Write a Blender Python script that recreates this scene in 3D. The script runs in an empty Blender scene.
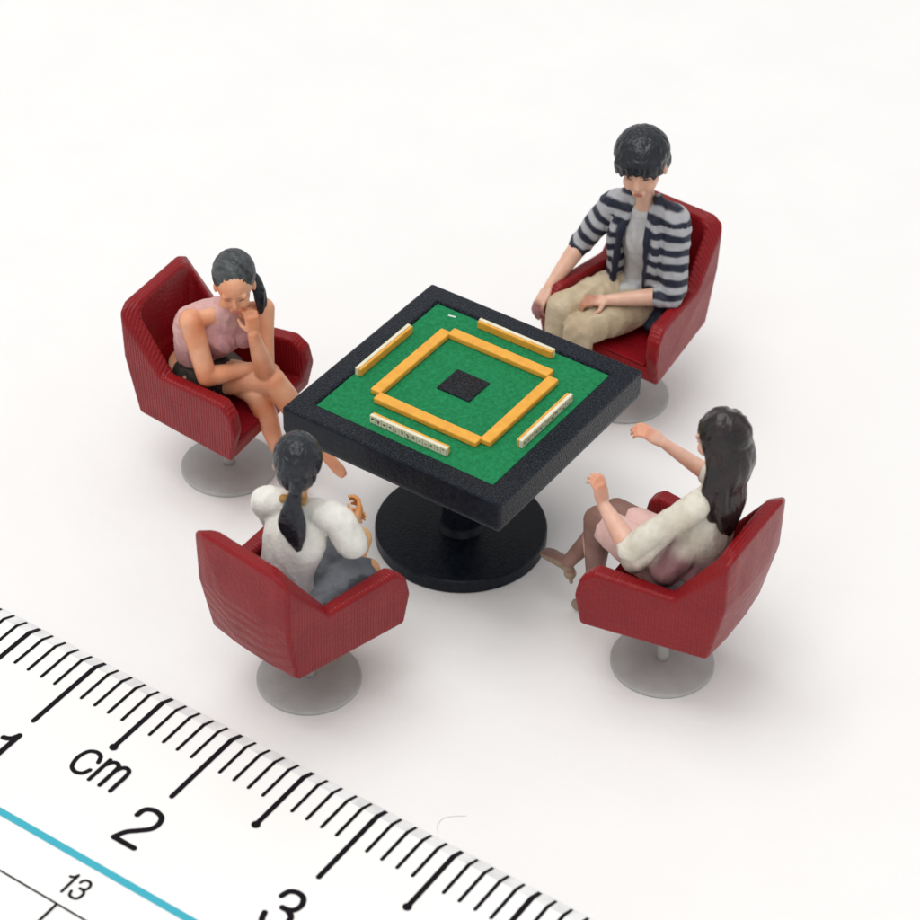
import bpy, math, random
from mathutils import Vector, Matrix, noise
R = math.radians
V = Vector
random.seed(7)
scene = bpy.context.scene
C = scene.collection

# ------------------------------------------------------------------ camera, light, exposure (1 unit = 1 cm of the real miniature set)
cam_d = bpy.data.cameras.new('camera'); cam = bpy.data.objects.new('camera', cam_d); C.objects.link(cam)
cam_r, cam_u, cam_f = V((0.56488, -0.82501, 0.01634)), V((0.51776, 0.36979, 0.77148)), V((0.64252, 0.42733, -0.63604))
cam.matrix_world = Matrix(((cam_r.x, cam_u.x, -cam_f.x, -10.05253), (cam_r.y, cam_u.y, -cam_f.y, -6.66679),
                           (cam_r.z, cam_u.z, -cam_f.z, 10.55496), (0, 0, 0, 1)))
cam_d.sensor_width = 36; cam_d.lens = 2.7985 * 36
cam_d.clip_start = 0.1; cam_d.clip_end = 500
cam_d.dof.use_dof = True; cam_d.dof.focus_distance = 15.2; cam_d.dof.aperture_fstop = 0.95
scene.camera = cam

world = bpy.data.worlds.new('World'); scene.world = world; world.use_nodes = True
bg = world.node_tree.nodes['Background']; bg.inputs[0].default_value = (1.0, 0.995, 0.985, 1); bg.inputs[1].default_value = 0.68

def area(name, loc, target, size, power, col=(1, 1, 1)):
    d = bpy.data.lights.new(name, 'AREA'); d.shape = 'RECTANGLE'; d.size = size[0]; d.size_y = size[1]; d.energy = power; d.color = col
    o = bpy.data.objects.new(name, d); C.objects.link(o); o.location = loc
    o.rotation_euler = (V(target) - V(loc)).to_track_quat('-Z', 'Y').to_euler()
area('window_light', (-4, 13, 64), (0, 0, 0), (42, 38), 15600, (1.0, 0.99, 0.97))
area('ceiling_light', (-26, -6, 58), (0, 0, 0), (34, 34), 9500, (1.0, 0.985, 0.96))
scene.view_settings.view_transform = 'Standard'; scene.view_settings.look = 'None'
scene.view_settings.exposure = 0.0; scene.view_settings.gamma = 1.0
scene.cycles.max_bounces = 8

# ------------------------------------------------------------------ materials
def mat(name, col, rough=0.5, spec=0.5, nz=0.0, nscale=20, col2=None, bump=0.0, bscale=40, attr=None, sss=0.0, coat=0.0,
        band=None, sheen=0.0, stretch=(1, 1, 1), rvar=0.0, trans=0.0, lo=.3, hi=.7):
    m = bpy.data.materials.new(name); m.use_nodes = True; nt = m.node_tree; N = nt.nodes; L = nt.links
    b = N['Principled BSDF']; b.inputs['Base Color'].default_value = (*col, 1)
    b.inputs['Roughness'].default_value = rough; b.inputs['Specular IOR Level'].default_value = spec
    b.inputs['Coat Weight'].default_value = coat; b.inputs['Coat Roughness'].default_value = 0.25
    b.inputs['Sheen Weight'].default_value = sheen; b.inputs['Transmission Weight'].default_value = trans
    if sss:
        b.inputs['Subsurface Weight'].default_value = sss; b.inputs['Subsurface Radius'].default_value = (1, .6, .45)
        b.inputs['Subsurface Scale'].default_value = 0.05
    tc = N.new('ShaderNodeTexCoord'); mp = N.new('ShaderNodeMapping'); L.new(tc.outputs['Object'], mp.inputs[0])
    mp.inputs['Scale'].default_value = stretch
    src = None
    if attr:
        a = N.new('ShaderNodeAttribute'); a.attribute_name = attr; src = a.outputs['Color']
    if nz or col2:
        t = N.new('ShaderNodeTexNoise'); t.inputs['Scale'].default_value = nscale; t.inputs['Detail'].default_value = 5
        L.new(mp.outputs[0], t.inputs[0])
        r = N.new('ShaderNodeMapRange'); r.inputs[1].default_value = lo; r.inputs[2].default_value = hi; L.new(t.outputs[0], r.inputs[0])
        mx = N.new('ShaderNodeMix'); mx.data_type = 'RGBA'
        if src is not None:
            L.new(r.outputs[0], mx.inputs[0]); mx.blend_type = 'MULTIPLY'
            L.new(src, mx.inputs[6]); mx.inputs[7].default_value = (*(col2 or (1 - nz, 1 - nz * 1.1, 1 - nz * 1.2)), 1)
        else:
            L.new(r.outputs[0], mx.inputs[0]); mx.inputs[6].default_value = (*col, 1)
            mx.inputs[7].default_value = (*(col2 or tuple(c * (1 - nz) for c in col)), 1)
        src = mx.outputs[2]
        if rvar:
            rr = N.new('ShaderNodeMapRange'); rr.inputs[3].default_value = rough - rvar; rr.inputs[4].default_value = rough + rvar
            L.new(t.outputs[0], rr.inputs[0]); L.new(rr.outputs[0], b.inputs['Roughness'])
    if src is not None: L.new(src, b.inputs['Base Color'])
    nrm = None
    if bump:
        t = N.new('ShaderNodeTexNoise'); t.inputs['Scale'].default_value = bscale; t.inputs['Detail'].default_value = 4
        L.new(mp.outputs[0], t.inputs[0])
        bp = N.new('ShaderNodeBump'); bp.inputs['Strength'].default_value = 1; bp.inputs['Distance'].default_value = bump
        L.new(t.outputs[0], bp.inputs['Height']); nrm = bp
    if band:   # printed layer lines: (direction, scale, distortion, bump distance)
        w = N.new('ShaderNodeTexWave'); w.wave_type = 'BANDS'; w.bands_direction = band[0]; w.inputs['Scale'].default_value = band[1]
        w.inputs['Distortion'].default_value = band[2]; w.inputs['Detail'].default_value = 1; w.inputs['Detail Scale'].default_value = .25
        L.new(tc.outputs['Object'], w.inputs[0])
        b2 = N.new('ShaderNodeBump'); b2.inputs['Strength'].default_value = 1; b2.inputs['Distance'].default_value = band[3]
        L.new(w.outputs[1], b2.inputs['Height'])
        if nrm: L.new(nrm.outputs[0], b2.inputs['Normal'])
        nrm = b2
        if len(band) > 4:
            mx = N.new('ShaderNodeMix'); mx.data_type = 'RGBA'; mr = N.new('ShaderNodeMath'); mr.operation = 'MULTIPLY'
            mr.inputs[1].default_value = band[5]; L.new(w.outputs[1], mr.inputs[0]); L.new(mr.outputs[0], mx.inputs[0])
            if src is not None: L.new(src, mx.inputs[6])
            else: mx.inputs[6].default_value = (*col, 1)
            mx.inputs[7].default_value = (*band[4], 1); L.new(mx.outputs[2], b.inputs['Base Color'])
    if nrm: L.new(nrm.outputs[0], b.inputs['Normal'])
    return m

# ------------------------------------------------------------------ mesh helpers
class MB:
    def __init__(s): s.v = []; s.f = []
    def add(s, vs, fs):
        n = len(s.v); s.v += [V(p) for p in vs]; s.f += [tuple(i + n for i in f) for f in fs]; return s
    def box(s, c, size, rot=0):
        x, y, z = size[0] / 2, size[1] / 2, size[2] / 2; m = Matrix.Rotation(rot, 3, 'Z')
        vs = [V(c) + m @ V((a * x, b * y, d * z)) for d in (-1, 1) for a, b in ((-1, -1), (1, -1), (1, 1), (-1, 1))]
        return s.add(vs, [(3, 2, 1, 0), (4, 5, 6, 7)] + [(i, (i + 1) % 4, 4 + (i + 1) % 4, 4 + i) for i in range(4)])
    def lathe(s, prof, n=96, c=(0, 0, 0)):
        vs = []
        for r, z in prof:
            vs += [V(c) + V((r * math.cos(2 * math.pi * i / n), r * math.sin(2 * math.pi * i / n), z)) for i in range(n)]
        fs = []
        for k in range(len(prof) - 1):
            fs += [(k * n + i, k * n + (i + 1) % n, (k + 1) * n + (i + 1) % n, (k + 1) * n + i) for i in range(n)]
        fs.append(tuple(range(n - 1, -1, -1))); fs.append(tuple((len(prof) - 1) * n + i for i in range(n)))
        return s.add(vs, fs)
    def rings(s, rs):
        n = len(rs[0]); vs = [p for r in rs for p in r]; fs = []
        for k in range(len(rs) - 1):
            fs += [(k * n + i, k * n + (i + 1) % n, (k + 1) * n + (i + 1) % n, (k + 1) * n + i) for i in range(n)]
        fs.append(tuple(range(n - 1, -1, -1))); fs.append(tuple((len(rs) - 1) * n + i for i in range(n)))
        return s.add(vs, fs)
    # loft: [(point, ra, rb)], side = direction of ra; domed ends
    def loft(s, pts, side=(1, 0, 0), n=20):
        pts = [(V(p[0]), p[1], p[2] if len(p) > 2 else p[1]) for p in pts]
        # catmull-rom densify
        if len(pts) > 2:
            out = []
            for i in range(len(pts) - 1):
                a = pts[max(i - 1, 0)]; b = pts[i]; c = pts[i + 1]; d = pts[min(i + 2, len(pts) - 1)]
                for k in range(5):
                    t = k / 5
                    def cr(A, B, D_, E_): return 0.5 * ((2 * B) + (D_ - A) * t + (2 * A - 5 * B + 4 * D_ - E_) * t * t + (3 * B - A - 3 * D_ + E_) * t ** 3)
                    out.append((cr(a[0], b[0], c[0], d[0]), max(.002, cr(a[1], b[1], c[1], d[1])), max(.002, cr(a[2], b[2], c[2], d[2]))))
            out.append(pts[-1]); pts = out
        side = V(side); rs = []
        T = []
        for i in range(len(pts)):
            t = pts[min(i + 1, len(pts) - 1)][0] - pts[max(i - 1, 0)][0]; T.append(t.normalized() if t.length > 1e-6 else V((0, 0, 1)))
        def ring(p, ra, rb, t):
            a = (side - t * side.dot(t))
            if a.length < .2: a = V((0, 1, 0)) - t * t.y
            if a.length < .2: a = V((1, 0, 0)) - t * t.x
            a.normalize(); b = t.cross(a)
            return [p + a * ra * math.cos(2 * math.pi * i / n) + b * rb * math.sin(2 * math.pi * i / n) for i in range(n)]
        p, ra, rb = pts[0]; m = min(ra, rb)
        for k in range(1, 5):
            q = math.pi / 2 * k / 5; rs.append(ring(p - T[0] * m * math.cos(q), ra * math.sin(q), rb * math.sin(q), T[0]))
        for (p, ra, rb), t in zip(pts, T): rs.append(ring(p, ra, rb, t))
        p, ra, rb = pts[-1]; m = min(ra, rb)
        for k in range(4, 0, -1):
            q = math.pi / 2 * k / 5; rs.append(ring(p + T[-1] * m * math.cos(q), ra * math.sin(q), rb * math.sin(q), T[-1]))
        return s.rings(rs)
    def cap(s, a, b, ra, rb=None, n=14): return s.loft([(a, ra, ra), (b, rb or ra, rb or ra)], n=n, side=(.3, .8, .5))
    def ell(s, c, r, M=None, n=20):
        M = M or Matrix.Identity(3); rs = []
        for k in range(1, 12):
            q = math.pi * k / 12
            rs.append([V(c) + M @ V((r[0] * math.sin(q) * math.cos(2 * math.pi * i / n), r[1] * math.sin(q) * math.sin(2 * math.pi * i / n), -r[2] * math.cos(q))) for i in range(n)])
        return s.rings(rs)
    def mesh(s, name, smooth=True):
        me = bpy.data.meshes.new(name); me.from_pydata([tuple(p) for p in s.v], [], s.f); me.update()
        if smooth:
            me.polygons.foreach_set('use_smooth', [True] * len(me.polygons))
        return me
def link(name, me, m, parent=None, bevel=0, seg=3, sharp=True):
    o = bpy.data.objects.new(name, me); C.objects.link(o)
    if m: me.materials.clear(); me.materials.append(m)
    if parent: o.parent = parent
    if bevel:
        bv = o.modifiers.new('bevel', 'BEVEL'); bv.width = bevel; bv.segments = seg; bv.limit_method = 'ANGLE'; bv.angle_limit = R(25)
        bv.harden_normals = False
        wn = o.modifiers.new('wn', 'WEIGHTED_NORMAL'); wn.keep_sharp = True
    return o
def thing(name, label, cat, loc=(0, 0, 0), rz=0, group=None):
    o = bpy.data.objects.new(name, None); C.objects.link(o); o.location = loc; o.rotation_euler = (0, 0, rz); o.empty_display_size = .1
    o['label'] = label; o['category'] = cat
    if group: o['group'] = group
    return o
# union of all shapes in mb as one continuous skin
def blob(name, mb, m, parent, voxel=.007, smooth=3, wrinkle=None, paint=None):   # wrinkle = (depth, scale, vertical stretch)
    me = mb.mesh('raw'); o = bpy.data.objects.new('raw', me); C.objects.link(o)
    r = o.modifiers.new('r', 'REMESH'); r.mode = 'VOXEL'; r.voxel_size = voxel
    if smooth: sm = o.modifiers.new('s', 'SMOOTH'); sm.factor = .5; sm.iterations = smooth
    dg = bpy.context.evaluated_depsgraph_get(); dg.update()
    me2 = bpy.data.meshes.new_from_object(o.evaluated_get(dg)); me2.name = name
    bpy.data.objects.remove(o); bpy.data.meshes.remove(me)
    me2.polygons.foreach_set('use_smooth', [True] * len(me2.polygons))
    if wrinkle:
        amp, sc, zf = (*wrinkle, .8)[:3]; nn = [v.normal.copy() for v in me2.vertices]
        for v, k in zip(me2.vertices, nn):
            p = v.co; q = V((p.x * sc * 1.6, p.y * sc * 1.6, p.z * sc * zf))
            w = 1 - abs(noise.noise(q) * 2); v.co = p + k * amp * (w - .6)
        me2.update()
    if paint:
        at = me2.color_attributes.new('Col', 'FLOAT_COLOR', 'POINT'); buf = []
        for v in me2.vertices: c = paint(v.co, v.normal); buf += [c[0], c[1], c[2], 1]
        at.data.foreach_set('color', buf)
    me2.materials.append(m)
    q = bpy.data.objects.new(name, me2); C.objects.link(q); q.parent = parent
    return q
def mixc(a, b, t): t = max(0, min(1, t)); return tuple(a[i] * (1 - t) + b[i] * t for i in range(3))
def sstep(a, b, x):
    t = max(0, min(1, (x - a) / (b - a))); return t * t * (3 - 2 * t)

# ------------------------------------------------------------------ setting: the white sheet everything stands on
M_paper = mat('white_paper', (.865, .862, .858), rough=.6, spec=.2, col2=(.85, .84, .838), nscale=1.3, bump=.014, bscale=2.6)
mb = MB(); n = 60; S = 60
mb.add([(-S, -S, 0), (S, -S, 0), (S, S, 0), (-S, S, 0)], [(0, 1, 2, 3)])
o = link('ground', mb.mesh('ground', False), M_paper); o['kind'] = 'structure'

# ------------------------------------------------------------------ mahjong table
M_black = mat('black_resin', (.003, .006, .013), rough=.27, spec=.28, col2=(.034, .048, .074), nscale=85, bump=.038, bscale=80, rvar=.14, lo=.47, hi=.70)  # pale speckle in the colour stands for glossy glints and resin dust
M_black_s = mat('smooth_black_resin', (.004, .006, .012), rough=.33, spec=.18, col2=(.010, .014, .021), nscale=25, bump=.0025, bscale=60, rvar=.1)
M_felt = mat('green_felt', (.009, .17, .058), rough=.8, spec=.15, col2=(.018, .26, .10), nscale=45, bump=.012, bscale=70)
M_yellow = mat('yellow_tile_backs', (.83, .42, .055), rough=.45, spec=.4, col2=(.75, .34, .04), nscale=18, bump=.004, bscale=50, sss=.15)
M_ivory = mat('ivory_tile_faces', (.78, .74, .58), rough=.45, spec=.4, col2=(.7, .66, .48), nscale=25, bump=.003, bscale=60, sss=.15)
M_mark = mat('dark_tile_marks', (.20, .21, .12), rough=.6)
t = thing('mahjong_table', 'black square mahjong table with green felt top on a round pedestal', 'table')
Hs, H, T = .772, 1.163, .215
I = .628
# frame: square ring with recessed bed
def sq(h, z): return [(-h, -h, z), (h, -h, z), (h, h, z), (-h, h, z)]
mb = MB(); mb.add(sq(Hs - .012, H - T) + sq(Hs, H - T + .05) + sq(Hs, H) + sq(I, H) + sq(I, H - .04),
    [(3, 2, 1, 0)] + [(k * 4 + i, k * 4 + (i + 1) % 4, (k + 1) * 4 + (i + 1) % 4, (k + 1) * 4 + i) for k in range(4) for i in range(4)] + [(16, 17, 18, 19)])
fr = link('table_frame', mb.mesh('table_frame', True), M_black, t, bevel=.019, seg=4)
fr.data.materials.append(M_black_s)
for p in fr.data.polygons:
    if abs(p.normal.z) < .5 and (p.normal.y > .9 or p.normal.x < -.9) and abs(p.center.x) + abs(p.center.y) > .7: p.material_index = 1
mb = MB().box((0, 0, H - .0265), (2 * I - .006, 2 * I - .006, .025)); link('felt', mb.mesh('felt', False), M_felt, t)
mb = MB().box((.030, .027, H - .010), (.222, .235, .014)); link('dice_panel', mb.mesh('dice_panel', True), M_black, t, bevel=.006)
mb = MB().lathe([(.15, .0), (.128, .03), (.12, .06), (.12, .85), (.14, .875)], c=(0, 0, .1)); link('pedestal', mb.mesh('pedestal'), M_black_s, t, bevel=.003)
mb = MB().lathe([(.523, .0), (.535, .010), (.535, .090), (.525, .1)], n=128); link('base_disc', mb.mesh('base_disc'), M_black_s, t, bevel=.003)
ft = H - .014
def bar(mb_, L, w, z0, z1): return mb_.box((0, 0, (z0 + z1) / 2), (L, w, z1 - z0))
sides = [('nearest the woman resting her chin', 'woman resting her chin', (.02, .398), 0, .74), ('nearest the man', 'man in stripes', (.400, .010), 90, .725),
         ('nearest the long-haired woman', 'long-haired woman', (.007, -.390), 0, .735), ('nearest the ponytailed woman', 'ponytailed woman', (-.376, .003), 90, .73)]
for lab, who, (x, y), a, L in sides:
    w = link('tile_wall', bar(MB(), L, .074, 0.0, .042).mesh('tile_wall'), M_yellow, None, bevel=.010)
    w.location = (x, y, ft); w.rotation_euler = (0, 0, R(a)); w['group'] = 'face-down tile walls on the table'; w['category'] = 'tile wall'
    w['label'] = 'orange-yellow bar of face-down tiles on the felt, ' + lab
hands = [('nearest the woman resting her chin', (.016, .598), 0, .545, 1, 180), ('nearest the man', (.580, .013), 90, .545, 1, 90),
         ('nearest the long-haired woman', (.012, -.567), 0, .545, 1, 0), ('nearest the ponytailed woman', (-.557, .004), 90, .545, 1, -90)]
for lab, (x, y), a, L, k, rz in hands:
    w = thing('tile_hand', 'thin ivory row of standing tiles on the felt, ' + lab, 'tile hand', (x, y, ft), R(rz), 'hands of standing tiles on the table')
    # faces look outward to their player: local -y
    link('tile_backs', MB().box((0, .016, .028), (L - .004, .018, .054)).mesh('tile_backs'), M_yellow, w, bevel=.006)
    link('tile_faces', MB().box((0, -.005, .029), (L, .024, .058)).mesh('tile_faces'), M_ivory, w, bevel=.005)
    mk = MB(); random.seed(int(rz) + 400)
    for i in range(13):
        cx = -L / 2 + L * (i + .5) / 13
        mk.box((cx + L / 26, -.0172, .029), (.002, .0012, .050))
        for q in range(random.choice((1, 2, 3))):
            mk.box((cx + random.uniform(-.004, .004), -.0172, .029 + random.uniform(-.013, .013)), (random.uniform(.009, .018), .0016, random.uniform(.005, .011)))
    link('tile_marks', mk.mesh('tile_marks', False), M_mark, w)
mb = MB().box((0, 0, .0), (.05, .011, .004)); o = link('paint_chip', mb.mesh('paint_chip', False), mat('chip_white', (.7, .8, .75), rough=.5), None)
o.location = (.564, .476, ft + .004); o.rotation_euler = (0, 0, R(-78)); o['label'] = 'tiny pale sliver on the green felt near the far corner of the table'; o['category'] = 'sliver'

# ------------------------------------------------------------------ chairs
M_red = mat('red_resin', (.245, .005, .008), rough=.36, spec=.28, col2=(.205, .004, .008), nscale=6, bump=.005, bscale=42, coat=.0,
            band=('Y', 16, 1.8, .0020, (.38, .035, .040), .09), rvar=.10)
M_red_s = mat('red_seat_resin', (.24, .004, .009), rough=.5, spec=.15, col2=(.155, .003, .007), nscale=6, bump=.006, bscale=40, rvar=.08)
M_grey = mat('grey_resin', (.46, .457, .45), rough=.42, spec=.4, col2=(.40, .40, .392), nscale=8, bump=.002, bscale=40, sss=.1)
M_redline = None
def make_chair():
    t = thing('swivel_chair', '', 'chair', group='red swivel chairs round the table')
    P = {1: (.452, .335, .49), 6: (.462, .375, .70), 8: (.455, .350, .835), 2: (.437, .275, .905), 3: (.378, -.215, .895), 4: (.360, -.505, 1.262), 7: (.350, -.505, .92), 5: (.340, -.425, .505)}
    Q = {1: (.36, .335, .60), 6: (.365, .375, .72), 8: (.355, .350, .835), 2: (.335, .275, .905), 3: (.285, -.165, .885), 4: (.275, -.412, 1.255), 7: (.265, -.40, .95), 5: (.26, -.34, .60)}
    mb = MB(); idx = {}; vs = []
    for s, sn in ((1, 'R'), (-1, 'L')):
        for d, D in (('P', P), ('Q', Q)):
            for k, p in D.items(): idx[sn + d + str(k)] = len(vs); vs.append((p[0] * s, p[1], p[2]))
    idx['m'] = len(vs); vs.append((.12, -.545, .97)); idx['n'] = len(vs); vs.append((-.12, -.545, .97))
    idx['a'] = len(vs); vs.append((.285, -.518, 1.302)); idx['b'] = len(vs); vs.append((-.285, -.518, 1.302))
    idx['c'] = len(vs); vs.append((.12, -.44, .50)); idx['d'] = len(vs); vs.append((-.12, -.44, .50))
    idx['e'] = len(vs); vs.append((.215, -.428, 1.295)); idx['f'] = len(vs); vs.append((-.215, -.428, 1.295))
    idx['g'] = len(vs); vs.append((.11, -.42, .95)); idx['h'] = len(vs); vs.append((-.11, -.42, .95))
    idx['i'] = len(vs); vs.append((.11, -.35, .60)); idx['j'] = len(vs); vs.append((-.11, -.35, .60))
    fs = []
    def F(*k): fs.append(tuple(idx[x] for x in k))
    for s, flip in (('R', 0), ('L', 1)):
        def G(*k):
            k = [s + x for x in k]; F(*(k[::-1] if flip else k))
        G('P1', 'P6', 'P8', 'P2', 'P3', 'P7', 'P5'); G('P3', 'P4', 'P7')
        G('Q5', 'Q7', 'Q3', 'Q2', 'Q8', 'Q6', 'Q1'); G('Q7', 'Q4', 'Q3')
        G('P6', 'P1', 'Q1', 'Q6'); G('P8', 'P6', 'Q6', 'Q8'); G('P2', 'P8', 'Q8', 'Q2'); G('P3', 'P2', 'Q2', 'Q3'); G('P4', 'P3', 'Q3', 'Q4')
    # back outer
    F('RP7', 'RP4', 'a', 'm'); F('m', 'a', 'b', 'n'); F('n', 'b', 'LP4', 'LP7')
    F('RP5', 'RP7', 'm', 'c'); F('c', 'm', 'n', 'd'); F('d', 'n', 'LP7', 'LP5')
    # back inner
    F('RQ4', 'RQ7', 'g', 'e'); F('e', 'g', 'h', 'f'); F('f', 'h', 'LQ7', 'LQ4')
    F('RQ7', 'RQ5', 'i', 'g'); F('g', 'i', 'j', 'h'); F('h', 'j', 'LQ5', 'LQ7')
    # top rim
    F('RP4', 'RQ4', 'e', 'a'); F('a', 'e', 'f', 'b'); F('b', 'f', 'LQ4', 'LP4')
    # seat top, bottom, front
    F('RQ1', 'LQ1', 'LQ5', 'j', 'i', 'RQ5')
    F('RP1', 'RP5', 'c', 'd', 'LP5', 'LP1')
    F('RQ1', 'RP1', 'LP1', 'LQ1')
    mb.add(vs, fs)
    sh = link('shell', mb.mesh('shell'), M_red, t, bevel=.036, seg=6)
    # seat cushion pad with a rounded front edge
    mb = MB(); w0 = .255
    mb.add([(-w0, -.33, .60), (w0, -.33, .60), (.345, .33, .60), (-.345, .33, .60), (-w0, -.33, .615), (w0, -.33, .615), (.345, .33, .615), (-.345, .33, .615)],
           [(3, 2, 1, 0), (4, 5, 6, 7), (0, 1, 5, 4), (1, 2, 6, 5), (2, 3, 7, 6), (3, 0, 4, 7)])
    link('seat', mb.mesh('seat'), M_red_s, t, bevel=.012)
    mb = MB().lathe([(.038, 0), (.035, .05), (.035, .40), (.09, .455)], n=48, c=(0, 0, .03)); link('stem', mb.mesh('stem'), M_grey, t)
    mb = MB().lathe([(.300, 0), (.308, .006), (.308, .020), (.300, .028), (.10, .040)], n=96); link('base_disc', mb.mesh('base_disc'), M_grey, t)
    return t
def copy_thing(o):
    r = o.copy(); C.objects.link(r)
    for ch in list(o.children):
        c = ch.copy(); C.objects.link(c); c.parent = r
    return r
chair_at = dict(A=((-1.556, .008), -6.7), B=((-.244, -1.604), 92.4), C=((-.306, 1.589), -85.1), D=((1.796, -.076), 177.8))
labels = dict(A='red swivel armchair under the ponytailed woman in a white blouse, nearest the ruler', B='red swivel armchair under the long-haired woman in a beige blouse',
              C='red swivel armchair under the woman in a sleeveless pink top', D='red swivel armchair under the man in the striped cardigan')
ch0 = make_chair()
for i, k in enumerate('ABCD'):
    c = ch0 if i == 0 else copy_thing(ch0)
    (x, y), a = chair_at[k]; c.location = (x, y, 0); c.rotation_euler = (0, 0, R(a - 90)); c['label'] = labels[k]

# ------------------------------------------------------------------ people (local frame: x = their right, y = forward, as their chair)
def head(mb, c, f, u, s=1.0, ears=True):
    f = V(f).normalized(); u = V(u); u = (u - f * u.dot(f)).normalized(); r = f.cross(u)
    M = Matrix((r, f, u)).transposed()
    def P(x, y, z): return V(c) + M @ V((x * s, y * s, z * s))
    def e(x, y, z, a, b, d): mb.ell(P(x, y, z), (a * s, b * s, d * s), M)
    e(0, -.012, .035, .116, .142, .135); e(0, .030, -.045, .092, .105, .105); e(0, .055, -.115, .052, .062, .042)
    e(.05, .085, -.045, .038, .045, .045); e(-.05, .085, -.045, .038, .045, .045)
    mb.cap(P(0, .126, .01), P(0, .143, -.038), .012 * s, .016 * s)
    mb.cap(P(-.06, .108, .034), P(.06, .108, .034), .02 * s)
    mb.cap(P(-.024, .122, -.086), P(.024, .122, -.086), .013 * s); mb.cap(P(-.02, .120, -.104), P(.02, .120, -.104), .014 * s)
    if ears:
        for q in (1, -1): e(q * .118, -.01, -.02, .014, .030, .040)
    return P, M
def face_paint(P, s=1.0, dark=(.03, .02, .02), lip=(.45, .12, .10)):
    eyes = [P(.046, .115, .003), P(-.046, .115, .003)]; brows = [(P(.025, .13, .034), P(.075, .10, .036)), (P(-.025, .13, .034), P(-.075, .10, .036))]
    lp = P(0, .13, -.095)
    ax = (P(1, 0, 0) - P(0, 0, 0)).normalized(); up = (P(0, 0, 1) - P(0, 0, 0)).normalized()
    def fn(p, c):
        for e in eyes:
            d = p - e; c = mixc(dark, c, sstep(.6, 1.1, math.hypot(d.dot(ax) / (.026 * s), d.dot(up) / (.010 * s)) + abs(d.length) / .5))
        for a, b in brows:
            ab = b - a; t = max(0, min(1, (p - a).dot(ab) / ab.length_squared)); c = mixc(mixc(dark, c, .5), c, sstep(.003, .010, (p - a - ab * t).length - .004))
        d = p - lp; c = mixc(lip, c, sstep(.6, 1.1, math.hypot(d.dot(ax) / (.036 * s), d.dot(up) / (.020 * s)) + (1 if d.length > .06 else 0)))
        return c
    return fn
# hand: wrist, pointing direction, palm normal, curl 0..1, thumb side (+1: thumb along side vector)
def hand(mb, w, d, nrm, curl=.5, thumb=1, s=1.0):
    w = V(w); d = V(d).normalized(); nrm = V(nrm); nrm = (nrm - d * nrm.dot(d)).normalized(); sd = d.cross(nrm) * thumb
    mb.loft([(w - d * .01, .036 * s, .026 * s), (w + d * .06 * s, .052 * s, .026 * s), (w + d * .125 * s, .050 * s, .022 * s)], side=sd, n=14)
    for i, (o, L) in enumerate(((.040, .105), (.014, .118), (-.013, .110), (-.038, .088))):
        p = w + d * (.13 - abs(i - 1.2) * .006) * s + sd * o * s; a = curl * .5
        for j, fl in enumerate((.42, .32, .26)):
            ang = a; q = p + (d * math.cos(ang) + nrm * math.sin(ang) + sd * o * (1.2 if j == 0 else 0)) * L * fl * s
            mb.cap(p, q, (.0145 - j * .0015) * s, (.0130 - j * .0015) * s, n=10); p = q; a += curl * (1.05 if j == 0 else .9)
    p = w + d * .035 * s + sd * .035 * s; q = p + (d * .55 + sd * .65 + nrm * .35 * (1 + curl)).normalized() * .06 * s
    mb.cap(p, q, .018 * s, .0150 * s, n=10); mb.cap(q, q + (d * .85 + sd * .15 + nrm * .5 * (.5 + curl)).normalized() * .05 * s, .0145 * s, .011 * s, n=10)
def foot(mb, ankle, toe, r=.042):
    a, t_ = V(ankle), V(toe); d = (t_ - a); heel = a - V((d.x, d.y, 0)).normalized() * .03 + V((0, 0, -.05))
    mb.loft([(a, r * .9, r * .9), (a.lerp(t_, .45), r, r * .75), (a.lerp(t_, .8), r * 1.15, r * .5), (t_, r * .85, r * .38)], side=d.cross(V((0, 0, 1))), n=14)
    mb.ell(heel, (r * .8, r * .8, r * .8))
def leg(mb, hip, knee, ankle, toe, r=(.125, .082, .068, .038), foot_=True):
    h, k, a = V(hip), V(knee), V(ankle)
    mb.loft([(h, r[0]), (h.lerp(k, .35), r[0] * .97), (h.lerp(k, .75), r[1] * 1.12), (k, r[1])])
    calf = (a - k).cross(V((1, 0, 0))).normalized() * .012
    mb.loft([(k, r[1] * .98), (k.lerp(a, .28) - calf, r[2] * 1.12), (k.lerp(a, .6), r[2] * .82), (a, r[3])])
    if foot_: foot(mb, ankle, toe, r[3] * 1.1)
def arm(mb, sh, el, wr, r=(.072, .052, .046, .031)):
    sh, el, wr = V(sh), V(el), V(wr)
    mb.loft([(sh, r[0]), (sh.lerp(el, .45), r[0] * .86), (el, r[1])]); mb.loft([(el, r[1]), (el.lerp(wr, .3), r[2] * 1.1), (wr, r[3])])
def torso(mb, pel, waist, chest, neck, side, rp=(.19, .15), rw=(.135, .105), rc=(.17, .125), rn=(.10, .08), sh=None):
    mb.loft([(pel, *rp), (waist, *rw), (chest, *rc), (neck, *rn)], side=side, n=28)
def person(k, label):
    (x, y), a = chair_at[k]; return thing('person', label, 'person', (x, y, 0), R(a - 90), 'seated people round the table')
def skin_paint(base, warm, spots=(), rest=None):
    def fn(p, nn):
        t = noise.noise(p * 7) * .8 + .40 - max(0, nn.z) * .35; c = mixc(base, warm, t)  # shading put into the skin colour: upward-facing parts paler, the rest warmer
        for q, rad, col in spots: c = mixc(col, c, sstep(rad * .5, rad, (p - V(q)).length))
        return rest(p, c) if rest else c
    return fn
def hair_mat(name, col, hi, sc): return mat(name, col, rough=.38, spec=.5, col2=hi, nscale=sc, bump=.010, bscale=sc * .8, stretch=(1, 1, .25), rvar=.1)
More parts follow.
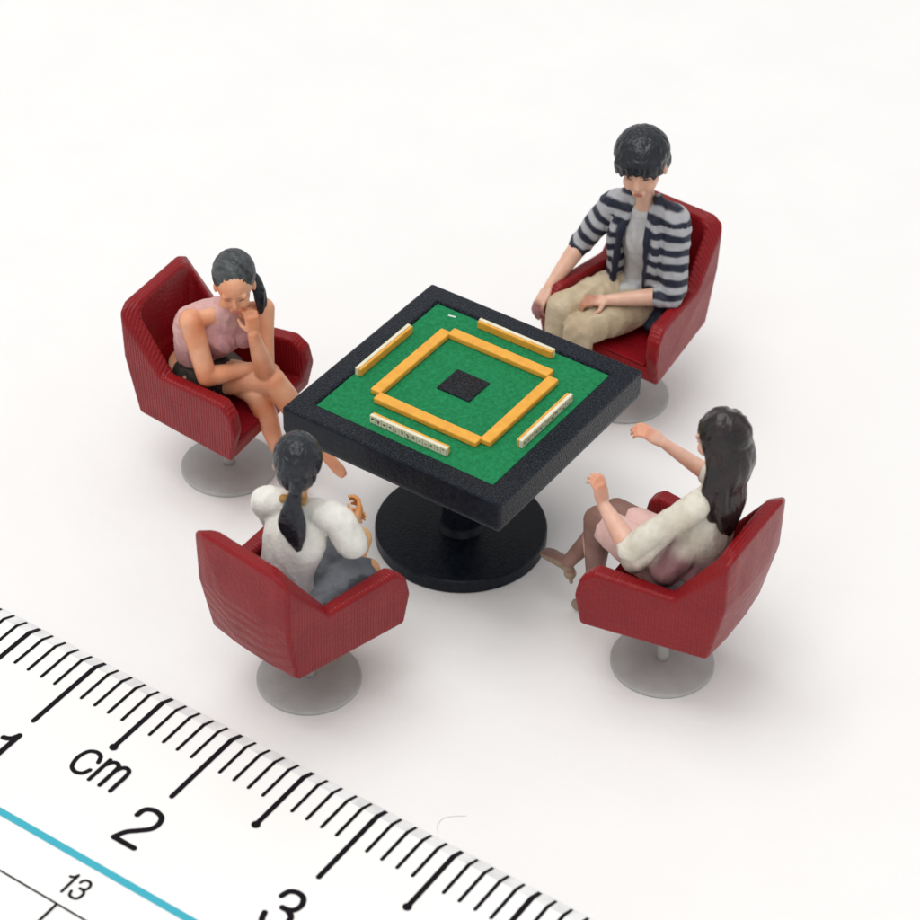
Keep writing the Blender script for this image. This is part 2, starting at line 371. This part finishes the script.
M_skin = mat('painted_skin', (.6, .35, .25), rough=.40, spec=.42, attr='Col', nz=.10, nscale=16, bump=.003, bscale=40, sss=.45)
M_paint = mat('painted_cloth', (.6, .35, .25), rough=.52, spec=.30, attr='Col', nz=.12, nscale=22, bump=.005, bscale=38, sss=.06)
M_hair = mat('black_hair_paint', (.004, .006, .010), rough=.31, spec=.45, col2=(.014, .018, .027), nscale=24, bump=.010, bscale=26, rvar=.1)
M_hair_strand = mat('combed_hair_paint', (.014, .017, .020), rough=.4, spec=.4, col2=(.085, .095, .10), nscale=34, bump=.012, bscale=34, stretch=(1, .28, .6), rvar=.1)
M_brown = mat('brown_hair_paint', (.008, .007, .009), rough=.28, spec=.42, col2=(.030, .018, .018), nscale=9, bump=.008, bscale=16, rvar=.1)

# ---- the man (far right)
def man():
    t = person('D', 'seated man with black bowl-cut hair, striped navy and white cardigan and beige trousers, looking down')
    sk = (.76, .48, .36); wm = (.72, .41, .29)
    mb = MB(); hc = V((.015, -.060, 1.785)); f = V((-.34, .86, -.20)); u = V((.03, .2, 1))
    P, M = head(mb, hc, f, u, 1.20)
    neck = V((.0, -.11, 1.50)); mb.cap((.0, -.11, 1.44), P(0, -.05, -.05), .062, .058)
    Rs, Ls = V((.235, -.10, 1.37)), V((-.225, -.13, 1.41))
    torso(mb, (0, -.2, .78), (0, -.2, .96), (0, -.15, 1.22), (0, -.12, 1.42), (1, 0, 0), rc=(.18, .12))
    mb.cap(Rs, neck - V((0, 0, .06)), .065, .06); mb.cap(Ls, neck - V((0, 0, .06)), .065, .06)
    Re, Rw = V((.40, -.02, 1.06)), V((.435, .29, .86)); Le, Lw = V((-.30, -.02, .94)), V((.01, .235, .915))
    arm(mb, Rs, Re, Rw, (.072, .056, .054, .036)); arm(mb, Ls, Le, Lw, (.072, .056, .054, .036))
    hand(mb, Rw, (.02, .75, -.55), (-.35, -.5, -.75), .62, -1, 1.02); hand(mb, Lw, (.80, .55, -.05), (.1, -.1, -1), .62, 1, .92)
    legs = [((.12, -.16, .77), (.285, .35, .80), (.27, .48, .22), (.25, .68, .12)), ((-.12, -.15, .76), (.10, .43, .75), (.08, .52, .15), (.05, .73, .06))]
    for L in legs: leg(mb, *L)
    fp = face_paint(P, 1.05, lip=(.50, .19, .15))
    blob('body', mb, M_skin, t, .0065, 3, paint=skin_paint(sk, wm, [((.44, .42, .74), .09, (.30, .12, .12)), (tuple(Lw + V((.12, .08, 0))), .10, (.52, .24, .16))], fp))
    # hair: bowl cap with fringe
    hb = MB()
    hb.ell(P(0, -.028, .070), (.178, .188, .155), M); hb.ell(P(0, -.055, -.005), (.172, .150, .125), M); hb.ell(P(0, -.020, .090), (.176, .192, .085), M)
    for i in range(-8, 9):
        x = i * .014; y = .127 * math.sqrt(max(.1, 1 - (x / .15) ** 2)); z = .046 + .010 * ((i * 5) % 3) - abs(i) * .005
        hb.cap(P(x, y - .004, .085), P(x * 1.02, y + .006, z), .020, .011)
    blob('hair', hb, M_hair, t, .0075, 3, wrinkle=(.005, 22, .35))
    # grey t-shirt
    tb = MB(); torso(tb, (0, -.17, .80), (0, -.165, .98), (0, -.13, 1.22), (0, -.115, 1.40), (1, 0, 0), rp=(.165, .145), rw=(.145, .12), rc=(.155, .13), rn=(.105, .088))
    tb.cap((-.03, -.03, .87), (.06, -.01, .84), .045)
    blob('t_shirt', tb, M_paint, t, .009, 5, wrinkle=(.008, 9), paint=lambda p, n_: mixc((.60, .60, .61), (.42, .43, .45), noise.noise(p * 9) * .8 + .3))
    # striped cardigan
    cb = MB()
    torso(cb, (0, -.29, .74), (0, -.28, .96), (0, -.205, 1.22), (0, -.165, 1.42), (1, 0, 0), rp=(.235, .10), rw=(.21, .10), rc=(.215, .10), rn=(.12, .05))
    for s in (1, -1):
        cb.loft([((.19 * s, -.10, .70), .055, .12), ((.165 * s, -.11, .96), .055, .125), ((.165 * s, -.09, 1.20), .062, .12), ((.115 * s, -.10, 1.42), .05, .085)], side=(1, 0, 0))
        cb.cap((.100 * s, .010, 1.28), (.130 * s, .015, .86), .020, .028)
        cb.cap((.070 * s, -.09, 1.475), (.100 * s, .010, 1.28), .028, .022)
    for s in (1, -1): cb.loft([((.072 * s, -.13, 1.535), .035), ((.12 * s, -.12, 1.475), .062), ((.19 * s, -.12, 1.42), .08)])
    cb.loft([((-.19, -.12, .86), .075, .06), ((-.225, -.02, .78), .07, .045), ((-.215, .07, .71), .05, .035)])
    cb.loft([(Rs + V((-.06, 0, .04)), .085), (Rs, .095), (Rs.lerp(Re, .5), .088), (Re + (Re - Rs) * -.02, .078), (Re.lerp(Rw, .12), .070)])
    cb.loft([(Ls + V((.06, 0, .04)), .085), (Ls, .095), (Ls.lerp(Le, .5), .092), (Le, .085), (Le.lerp(Lw, .22), .070)])
    navy, white = (.014, .018, .038), (.44, .45, .48)
    def seg(p, a, b): ab = b - a; t_ = max(-.1, min(1.15, (p - a).dot(ab) / ab.length_squared)); return (p - a - ab * t_).length, t_ * ab.length
    def stripes(p, n_):
        dr, tr = seg(p, Rs, Re); dl, tl = seg(p, Ls, Le)
        q = p.z + .04 * abs(p.x) + .012 * noise.noise(p * 12)
        if dr < .105 and p.x > .14 + .1 * 0 and tr > .01: q = -tr + .012 * noise.noise(p * 12) + 1.33
        elif (dl < .11 and p.x < -.17 and tl > .01) or (p.x < -.13 and p.y > .0 and p.z < 1.05): q = -tl + .012 * noise.noise(p * 12) + 1.33
        w = math.sin(q * 2 * math.pi / .098); c = mixc(navy, white, sstep(-.4, .45, w))
        if p.y > -.005 and abs(p.x) < .140 and p.z > .84: c = mixc(navy, c, sstep(.120, .140, abs(p.x)))     # dark placket
        if p.z < .82: c = mixc(navy, c, .15)
        return c
    blob('cardigan', cb, M_paint, t, .0085, 3, wrinkle=(.010, 8), paint=stripes)
    # trousers
    pb = MB(); pb.ell((0, -.2, .79), (.205, .165, .14))
    for h, k_, a, _ in legs:
        h, k_, a = V(h), V(k_), V(a)
        pb.loft([(h, .135), (h.lerp(k_, .5), .130), (h.lerp(k_, .85), .112), (k_, .104)]); pb.loft([(k_, .102), (k_.lerp(a, .4), .092), (k_.lerp(a, .92), .072)])
    blob('trousers', pb, M_paint, t, .009, 4, wrinkle=(.012, 7), paint=lambda p, n_: mixc((.60, .50, .35), (.48, .37, .24), noise.noise(p * 6) * .9 + .35))
    sb = MB()
    for _, _, a, to in legs: foot(sb, V(a) + V((0, 0, .0)), V(to), .055)
    blob('shoes', sb, mat('dark_shoe_paint', (.03, .03, .035), rough=.5, nz=.2), t, .009, 3)
man()

# ---- woman resting her chin (far left)
def chin_woman():
    t = person('C', 'seated woman in a sleeveless pink top, legs crossed, resting her cheek on one fist')
    sk = (.80, .42, .26); wm = (.68, .23, .10)
    mb = MB(); hc = V((.06, .150, 1.520)); f = V((.76, .50, -.30)); u = V((.30, .15, 1))
    P, M = head(mb, hc, f, u, .98)
    Rs, Ls = V((.200, -.085, 1.255)), V((-.135, .22, 1.25)); sd = (Rs - Ls).normalized(); neck = V((.035, .06, 1.31))
    mb.cap(neck - V((.01, .01, .02)), P(0, -.02, -.06), .055, .050)
    torso(mb, (.03, -.19, .77), (.03, -.11, .95), (.04, .02, 1.12), (.04, .06, 1.26), sd, rp=(.18, .145), rw=(.12, .10), rc=(.145, .11), rn=(.09, .07))
    mb.cap(Rs, neck - V((0, 0, .04)), .056, .05); mb.cap(Ls, neck - V((0, 0, .04)), .056, .05)
    Re, Rw = V((.265, .055, .925)), V((.035, .235, .915)); Le, Lw = V((.03, .325, .915)), V((.105, .30, 1.245))
    arm(mb, Rs, Re, Rw, (.078, .062, .055, .036)); arm(mb, Ls, Le, Lw, (.070, .060, .054, .036))
    hand(mb, Rw, (-.75, .55, -.1), (.3, .1, -1), .5, 1, .85)
    hand(mb, Lw, (-.10, -.12, 1), (-.55, -.75, .15), .95, 1, .85)
    legR = ((.12, -.15, .78), (.005, .36, .84), (-.07, .66, .36), (-.05, .83, .25)); legL = ((-.06, -.13, .76), (.06, .27, .745), (.02, .46, .17), (.02, .60, .09))
    leg(mb, *legR, r=(.122, .086, .070, .038)); leg(mb, *legL, r=(.115, .078, .064, .036))
    blob('body', mb, M_skin, t, .0065, 3, paint=skin_paint(sk, wm, [(tuple(Re), .10, (.60, .22, .10)), (tuple(Le), .08, (.60, .26, .14)), (tuple(Rs.lerp(Re, .4)), .08, (.66, .26, .13))], face_paint(P, .98, dark=(.22, .09, .05), lip=(.58, .17, .13))))
    hb = MB()
    hb.ell(P(0, -.055, .060), (.134, .154, .134), M); hb.ell(P(0, -.062, .0), (.126, .110, .105), M); hb.ell(P(0, -.1, 0), (.1, .085, .1), M)
    blob('hair', hb, M_hair_strand, t, .0075, 3, wrinkle=(.004, 30, .5))
    pb = MB(); pb.loft([(P(-.06, -.13, -.03), .04, .04), (P(-.125, -.08, -.10), .048, .035), (P(-.15, -.02, -.22), .042, .03), (P(-.14, .02, -.32), .016, .012)])
    blob('ponytail', pb, M_hair, t, .0075, 2, wrinkle=(.006, 20))
    tb = MB(); torso(tb, (.03, -.14, .87), (.03, -.105, .96), (.04, .02, 1.13), (.04, .055, 1.255), sd, rp=(.165, .145), rw=(.145, .125), rc=(.165, .132), rn=(.10, .075))
    tb.cap(neck + V((.02, .02, -.03)), neck + V((0, 0, -.08)), .064, .075); tb.loft([((.14, -.13, .97), .11), ((.155, -.115, 1.10), .115), (Rs + V((-.06, -.055, -.05)), .09), (neck + V((-.03, -.065, -.055)), .080)])
    tb.ell((.13, .10, 1.12), (.075, .075, .06)); tb.ell((.02, .17, 1.11), (.07, .07, .06)); tb.ell((.08, -.12, .95), (.13, .12, .11))
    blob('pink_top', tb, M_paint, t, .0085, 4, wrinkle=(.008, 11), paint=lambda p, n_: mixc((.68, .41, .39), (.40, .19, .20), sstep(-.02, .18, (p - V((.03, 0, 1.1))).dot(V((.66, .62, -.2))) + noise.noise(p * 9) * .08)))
    sb = MB(); sb.ell((.03, -.18, .76), (.19, .16, .13))
    for h, k_ in ((legR[0], legR[1]), (legL[0], legL[1])): sb.loft([(V(h), .128), (V(h).lerp(V(k_), .38), .124)])
    blob('shorts', sb, M_paint, t, .009, 3, wrinkle=(.008, 9), paint=lambda p, n_: mixc((.035, .03, .03), (.11, .085, .07), noise.noise(p * 8) + .3))
chin_woman()

# ---- ponytailed woman seen from behind (near left)
def pony_woman():
    t = person('A', 'seated woman seen from behind, dark ponytail over a white blouse, grey skirt')
    sk = (.68, .40, .22); wm = (.55, .22, .07)
    mb = MB(); hc = V((-.03, -.02, 1.64)); f = V((-.74, .66, -.25)); u = V((0, .2, 1))
    P, M = head(mb, hc, f, u, .98)
    Rs, Ls = V((.215, .04, 1.33)), V((-.20, -.10, 1.31)); sd = (Rs - Ls).normalized(); neck = V((.0, -.04, 1.37))
    mb.cap(neck - V((0, 0, .03)), P(0, -.02, -.06), .055, .05)
    torso(mb, (0, -.16, .77), (0, -.13, .95), (0, -.06, 1.17), (0, -.04, 1.32), sd, rp=(.18, .145), rw=(.12, .10), rc=(.145, .11), rn=(.09, .07))
    mb.cap(Rs, neck - V((0, 0, .05)), .056, .05); mb.cap(Ls, neck - V((0, 0, .05)), .056, .05)
    Re, Rw = V((.275, .10, 1.13)), V((.14, .25, 1.09)); Le, Lw = V((-.27, .08, 1.02)), V((-.06, .28, 1.02))
    arm(mb, Rs, Re, Rw, (.062, .048, .044, .030)); arm(mb, Ls, Le, Lw, (.062, .048, .044, .030))
    hand(mb, Rw, (-.35, .75, .45), (-.9, -.3, .2), .75, 1, .92); hand(mb, Lw, (.5, .8, .05), (.8, -.3, .1), .6, -1, .9)
    legR = ((.11, -.12, .76), (.19, .30, .76), (-.03, .20, .16), (-.04, .32, .06)); legL = ((-.11, -.12, .76), (.01, .43, .81), (-.12, .30, .22), (-.14, .42, .08))
    leg(mb, *legR, r=(.115, .078, .064, .036)); leg(mb, *legL, r=(.115, .074, .062, .036))
    blob('body', mb, M_skin, t, .0065, 3, paint=skin_paint(sk, wm, [((.07, .36, 1.16), .12, (.62, .26, .07)), ((.0, .44, .80), .16, (.72, .46, .22)), (tuple(neck), .10, (.60, .30, .08))]))
    hb = MB(); hb.ell(P(0, -.03, .035), (.138, .155, .148), M); hb.ell(P(0, -.07, -.04), (.112, .105, .105), M); hb.cap(P(0, -.15, -.05), P(0, -.175, -.10), .05, .036)
    blob('hair', hb, M_hair, t, .0075, 3, wrinkle=(.005, 22, .3))
    pb = MB(); a = P(0, -.165, -.08)
    pb.loft([(a, .030, .03), (a + V((.0, -.035, -.10)), .050, .036), (a + V((.0, -.045, -.23)), .080, .042), (a + V((.01, -.03, -.34)), .055, .032), (a + V((.02, -.02, -.44)), .012, .012)], side=(.76, .64, 0))
    blob('ponytail', pb, M_hair, t, .0075, 3, wrinkle=(.004, 20, .25))
    gb = MB(); gb.cap(V((-.045, -.115, 1.425)), V((.045, -.06, 1.425)), .026)
    blob('collar', gb, mat('gold_paint', (.55, .28, .05), rough=.5, nz=.3), t, .007, 2)
    tb = MB(); torso(tb, (0, -.17, .88), (0, -.145, .98), (0, -.07, 1.18), (0, -.045, 1.33), sd, rp=(.175, .14), rw=(.158, .13), rc=(.185, .14), rn=(.12, .085))
    for a_, b_, c_ in ((Rs, Re, Rw), (Ls, Le, Lw)):
        tb.loft([(a_.lerp(neck, .75), .06), (a_.lerp(neck, .35), .085), (a_, .086), (a_.lerp(b_, .45), .092), (a_.lerp(b_, .9), .090), (b_.lerp(c_, .3), .070)])
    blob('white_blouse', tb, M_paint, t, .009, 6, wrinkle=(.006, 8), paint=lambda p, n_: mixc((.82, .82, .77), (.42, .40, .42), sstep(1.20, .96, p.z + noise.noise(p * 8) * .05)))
    sb = MB(); sb.ell((.0, -.15, .78), (.205, .17, .15))
    for h, k_, fr_ in ((legR[0], legR[1], .88), (legL[0], legL[1], .66)): sb.loft([(V(h), .130), (V(h).lerp(V(k_), fr_ * .6), .126), (V(h).lerp(V(k_), fr_), .108)])
    blob('grey_skirt', sb, M_paint, t, .009, 3, wrinkle=(.014, 8), paint=lambda p, n_: mixc((.20, .22, .25), (.09, .10, .12), noise.noise(p * 7) + .4))
pony_woman()

# ---- long-haired woman (near right)
def long_woman():
    t = person('B', 'seated woman with long loose dark hair, beige blouse and brown stockings, both forearms raised')
    sk = (.74, .47, .37); wm = (.66, .32, .22)
    mb = MB(); hc = V((.045, -.215, 1.76)); f = V((-.02, .95, -.22)); u = V((0, .2, 1))
    P, M = head(mb, hc, f, u, 1.0)
    Rs, Ls = V((.235, -.20, 1.40)), V((-.175, -.18, 1.40)); neck = V((.03, -.215, 1.46))
    mb.cap(neck - V((0, 0, .03)), P(0, -.02, -.06), .055, .05)
    torso(mb, (0, -.18, .77), (0, -.20, .97), (.02, -.20, 1.22), (.03, -.215, 1.40), (1, 0, 0), rp=(.18, .145), rw=(.125, .10), rc=(.15, .11), rn=(.09, .07))
    mb.cap(Rs, neck - V((0, 0, .05)), .056, .05); mb.cap(Ls, neck - V((0, 0, .05)), .056, .05)
    Re, Rw = V((.40, -.01, 1.16)), V((.295, .255, 1.355)); Le, Lw = V((-.31, .115, 1.07)), V((-.165, .375, 1.165))
    arm(mb, Rs, Re, Rw, (.062, .048, .044, .031)); arm(mb, Ls, Le, Lw, (.062, .058, .056, .036))
    hand(mb, Rw, (-.25, .75, .45), (.1, .35, -.9), .70, -1, .95); hand(mb, Lw, (.12, .30, .95), (.25, .90, -.2), .85, -1, .95)
    legL = ((-.10, -.13, .77), (.03, .50, .85), (.08, .52, .16), (.10, .65, .05)); legR = ((.12, -.13, .76), (.20, .47, .80), (.06, .70, .40), (.135, .895, .345))
    leg(mb, *legL, r=(.120, .080, .064, .036), foot_=False); leg(mb, *legR, r=(.115, .078, .062, .036), foot_=False)
    blob('body', mb, M_skin, t, .0065, 3, paint=skin_paint(sk, wm, [(tuple(Rw + V((-.04, .13, .06))), .10, (.70, .34, .22)), (tuple(Lw + V((.02, .05, .14))), .07, (.70, .34, .22))], face_paint(P)))
    lb = MB()
    for L_ in (legL, legR):
        h, k_, a = map(V, L_[:3]); lb.loft([(h.lerp(k_, .45), .112), (h.lerp(k_, .8), .096), (k_, .087)])
        lb.loft([(k_, .086), (k_.lerp(a, .28), .078), (k_.lerp(a, .6), .058), (a, .042)]); foot(lb, L_[2], L_[3], .042)
    blob('stockings', lb, M_paint, t, .008, 3, paint=lambda p, n_: mixc((.235, .125, .10), (.34, .20, .17), noise.noise(p * 6) + .3))
    sh = MB()
    for L_ in (legL, legR):
        a, to = V(L_[2]), V(L_[3]); d = (to - a).normalized(); foot(sh, a + V((0, 0, -.012)), to + V((0, 0, -.006)), .048)
        sh.cap(a - V((d.x, d.y, 0)) * .035 + V((0, 0, -.04)), a - V((d.x, d.y, 0)) * .045 + V((0, 0, -.125)), .022, .012)
    blob('shoes', sh, mat('taupe_shoe_paint', (.34, .25, .17), rough=.45, nz=.3, sss=.1), t, .007, 2)
    hb = MB(); hb.ell(P(0, -.025, .045), (.132, .155, .148), M)
    hb.loft([(P(0, -.04, .02), .132, .12), (P(.0, -.08, -.13), .125, .09), (V((.035, -.295, 1.48)), .145, .078), (V((.02, -.315, 1.36)), .145, .068), (V((.01, -.32, 1.24)), .10, .05), (V((.005, -.32, 1.17)), .045, .03)], side=(1, 0, 0))
    for s in (1, -1): hb.loft([(P(s * .10, .02, .02), .045, .05), (P(s * .12, .0, -.12), .04, .05), (V((.03 + s * .13, -.24, 1.46)), .045, .05), (V((.02 + s * .12, -.27, 1.32)), .03, .035)])
    blob('hair', hb, M_brown, t, .0075, 4, wrinkle=(.009, 13, .22))
    tb = MB(); torso(tb, (0, -.19, .88), (0, -.21, .98), (.02, -.20, 1.22), (.03, -.215, 1.42), (1, 0, 0), rp=(.19, .15), rw=(.165, .13), rc=(.185, .135), rn=(.11, .08))
    for a_, b_, c_, q in ((Rs, Re, Rw, -.05), (Ls, Le, Lw, .05)):
        tb.loft([(a_.lerp(neck, .4), .07), (a_, .082), (a_.lerp(b_, .5), .080), (b_ + (a_ - b_) * .02, .076), (b_.lerp(c_, q), .066)])
    tb.loft([(V((-.21, -.06, 1.22)), .06), (V((-.25, .07, 1.03)), .085), (V((-.215, .13, .90)), .075)]); tb.loft([(V((-.13, -.14, 1.05)), .10), (V((-.17, -.05, .90)), .10)])
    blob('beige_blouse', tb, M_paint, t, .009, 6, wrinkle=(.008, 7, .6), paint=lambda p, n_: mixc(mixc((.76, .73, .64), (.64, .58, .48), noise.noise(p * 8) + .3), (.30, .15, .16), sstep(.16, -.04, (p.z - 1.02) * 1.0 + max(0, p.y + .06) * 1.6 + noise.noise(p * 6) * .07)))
    sb = MB(); sb.ell((0, -.16, .78), (.20, .17, .15))
    for h, k_, fr_ in ((legL[0], legL[1], .84), (legR[0], legR[1], .78)): sb.loft([(V(h), .132), (V(h).lerp(V(k_), fr_ * .6), .126), (V(h).lerp(V(k_), fr_), .106)])
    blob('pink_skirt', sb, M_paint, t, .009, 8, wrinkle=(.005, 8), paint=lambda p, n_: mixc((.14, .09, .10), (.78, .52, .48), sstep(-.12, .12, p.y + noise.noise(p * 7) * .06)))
long_woman()

# ------------------------------------------------------------------ ruler
M_rul = mat('white_plastic', (.90, .90, .89), rough=.22, spec=.5, col2=(.885, .885, .87), nscale=1.2)
M_clear = mat('clear_plastic_edge', (.90, .91, .91), rough=.15, spec=.5, trans=.0, col2=(.72, .73, .735), nscale=9, lo=.42, hi=.7, stretch=(1, .35, 1), bump=.003, bscale=25)
M_ink = mat('black_ink', (.008, .006, .009), rough=.5, spec=.08)
M_blue = mat('blue_ink', (.06, .42, .53), rough=.5, spec=.1)
rt = thing('ruler', 'white plastic ruler with black centimetre scale and blue line across the lower left corner', 'ruler', (-2.343, 1.950, 0), R(-90))
# local: x = along scale (cm), y = toward the scale edge (v = -y)
ZT, ZE, KL = .1836, .140, .100
u0, u1, wv = -1.6, 16.0, 3.1
mb = MB(); mb.add([(u0, 0, .004), (u1, 0, .004), (u1, -wv, .004), (u0, -wv, .004), (u0, 0, ZT), (u1, 0, ZT), (u1, -wv, ZT), (u0, -wv, ZT)],
    [(0, 1, 2, 3), (7, 6, 5, 4), (1, 0, 4, 5), (2, 1, 5, 6), (3, 2, 6, 7), (0, 3, 7, 4)])
link('ruler_body', mb.mesh('ruler_body', False), M_rul, rt)
mb = MB(); g = .0005
mb.add([(u0, g, .004), (u1, g, .004), (u1, KL, .004), (u0, KL, .004), (u0, g, ZT), (u1, g, ZT), (u1, KL, ZE), (u0, KL, ZE)],
    [(3, 2, 1, 0), (4, 5, 6, 7), (0, 1, 5, 4), (1, 2, 6, 5), (2, 3, 7, 6), (3, 0, 4, 7)])
link('bevelled_edge', mb.mesh('bevelled_edge', False), M_clear, rt)
def stroke(mb_, pts, w, z=ZT + .002, n=8):      # flat ribbon with round ends
    pts = [V((p[0], p[1], 0)) for p in pts]; r = w / 2; L_, R_ = [], []
    for i, p in enumerate(pts):
        t_ = (pts[min(i + 1, len(pts) - 1)] - pts[max(i - 1, 0)]).normalized(); nn = V((-t_.y, t_.x, 0)); L_.append(p + nn * r); R_.append(p - nn * r)
    t0 = (pts[1] - pts[0]).normalized(); t1 = (pts[-1] - pts[-2]).normalized()
    a0 = math.atan2(-t0.x, t0.y) if 0 else math.atan2(t0.x, -t0.y)
    def arc(c, t_, s):
        b = math.atan2(t_.y, t_.x); return [c + V((math.cos(b + math.pi / 2 * s - s * math.pi * k / n), math.sin(b + math.pi / 2 * s - s * math.pi * k / n), 0)) * r for k in range(1, n)]
    m = len(L_); vs = L_ + R_; fs = [(i, m + i, m + i + 1, i + 1) for i in range(m - 1)]
    e = arc(pts[-1], t1, 1); k0 = len(vs); vs += e; fs.append(tuple([m - 1] + list(range(k0, k0 + len(e))) + [2 * m - 1])[::-1])
    e = arc(pts[0], -t0, 1); k0 = len(vs); vs += e; fs.append(tuple([m] + list(range(k0, k0 + len(e))) + [0])[::-1])
    mb_.add([(p.x, p.y, z) for p in vs], fs)
def smooth_pts(P_, k=8, closed=False):
    out = []; P_ = [V((a, b, 0)) for a, b in P_]
    for i in range(len(P_) - 1):
        a, b, c, d = P_[max(i - 1, 0)], P_[i], P_[i + 1], P_[min(i + 2, len(P_) - 1)]
        for j in range(k):
            t_ = j / k; out.append(0.5 * ((2 * b) + (c - a) * t_ + (2 * a - 5 * b + 4 * c - d) * t_ ** 2 + (3 * b - a - 3 * c + d) * t_ ** 3))
    out.append(P_[-1]); return [(p.x, p.y) for p in out]
tk = MB()
for i in range(-15, 150):
    u = i / 10; big = i % 10 == 0; mid = i % 10 == 5
    w = .032 if big or mid else .0215; L_ = .543 if big else (.425 if mid else .245)
    stroke(tk, [(u, .0), (u, -L_ + w / 2)], w)
    if mid: stroke(tk, [(u, -L_), (u + .001, -L_ - .001)], .052, ZT + .0035)
    sl = (ZE - ZT) / KL; y1 = KL - .014; w2 = w * .8
    tk.add([(u - w / 2, .001, ZT + .0025), (u + w / 2, .001, ZT + .0025), (u + w2 / 2, y1, ZT + y1 * sl + .003), (u - w2 / 2, y1, ZT + y1 * sl + .003)], [(0, 1, 2, 3)])
link('tick_marks', tk.mesh('tick_marks', False), M_ink, rt)
mb = MB(); z = ZT + .002
mb.add([(u0, -1.124, z), (u0, -1.170, z), (u1, -1.170, z), (u1, -1.124, z)], [(0, 1, 2, 3)]); link('blue_line', mb.mesh('blue_line', False), M_blue, rt)
mb = MB(); stroke(mb, [(u0, -1.462), (u1, -1.462)], .012)
for i in range(0, 8): stroke(mb, [(1.995 + (i - 1) * 1.27, -1.47), (1.995 + (i - 1) * 1.27, -1.86)], .017, ZT + .0035)
link('inner_scale', mb.mesh('inner_scale', False), M_ink, rt)
G = {'1': [[(.02, .78), (.10, .80), (.18, .86), (.25, 1.0), (.25, .98)], [(.25, 1.0), (.25, 0)]],
     '2': [smooth_pts([(.03, .72), (.06, .90), (.18, .99), (.32, 1.0), (.48, .93), (.54, .75), (.49, .58), (.33, .42), (.14, .24), (.03, .02)]), [(.03, .0), (.55, .0)]],
     '3': [smooth_pts([(.03, .76), (.09, .93), (.25, 1.0), (.42, .95), (.50, .78), (.45, .61), (.30, .54), (.22, .535)]), smooth_pts([(.22, .535), (.36, .53), (.51, .44), (.54, .26), (.47, .07), (.28, .0), (.10, .05), (.02, .24)])],
     'c': [smooth_pts([(.52, .50), (.44, .66), (.27, .71), (.09, .61), (.02, .35), (.09, .09), (.27, .0), (.44, .06), (.52, .22)])],
     'm': [[(.02, .70), (.02, 0)], smooth_pts([(.02, .50), (.12, .66), (.24, .71), (.36, .66), (.39, .50), (.39, .25), (.39, 0)]), smooth_pts([(.39, .50), (.48, .66), (.60, .71), (.72, .66), (.76, .50), (.76, .25), (.76, 0)])]}
def glyph(ch, u, v, h, w, name, parent, wx=1.0):
    m = MB(); zz = ZT + .002
    for q, s_ in enumerate(G[ch]): stroke(m, [(u + a * h * wx, -v + b * h) for a, b in s_], w, zz + q * .0012)
    return link(name, m.mesh(name, False), M_ink, parent)
glyph('1', .945, .935, .275, .036, 'numeral', rt); glyph('2', 1.925, .935, .272, .034, 'numeral', rt); glyph('3', 2.91, .950, .272, .034, 'numeral', rt, .98)
glyph('c', 1.385, .690, .255, .027, 'letter', rt, .92); glyph('m', 1.545, .690, .255, .027, 'letter', rt, .80)
glyph('1', 1.925, 1.385, .135, .017, 'small_numeral', rt); glyph('3', 1.995, 1.385, .135, .017, 'small_numeral', rt, .95)

# lint hair on the paper
mb = MB(); pts = smooth_pts([(0, 0), (.03, .06), (.10, .085), (.20, .04)], 6)
for a, b in zip(pts[:-1], pts[1:]): mb.cap((a[0], a[1], .004), (b[0], b[1], .004), .0022, n=6)
o = link('lint_fibre', mb.mesh('lint_fibre'), mat('pale_fibre', (.78, .77, .74), rough=.7)); o.location = (-2.12, -1.30, 0); o.rotation_euler = (0, 0, R(-25))
o['label'] = 'fine pale curled fibre lying on the white sheet beside the ruler edge'; o['category'] = 'fibre'
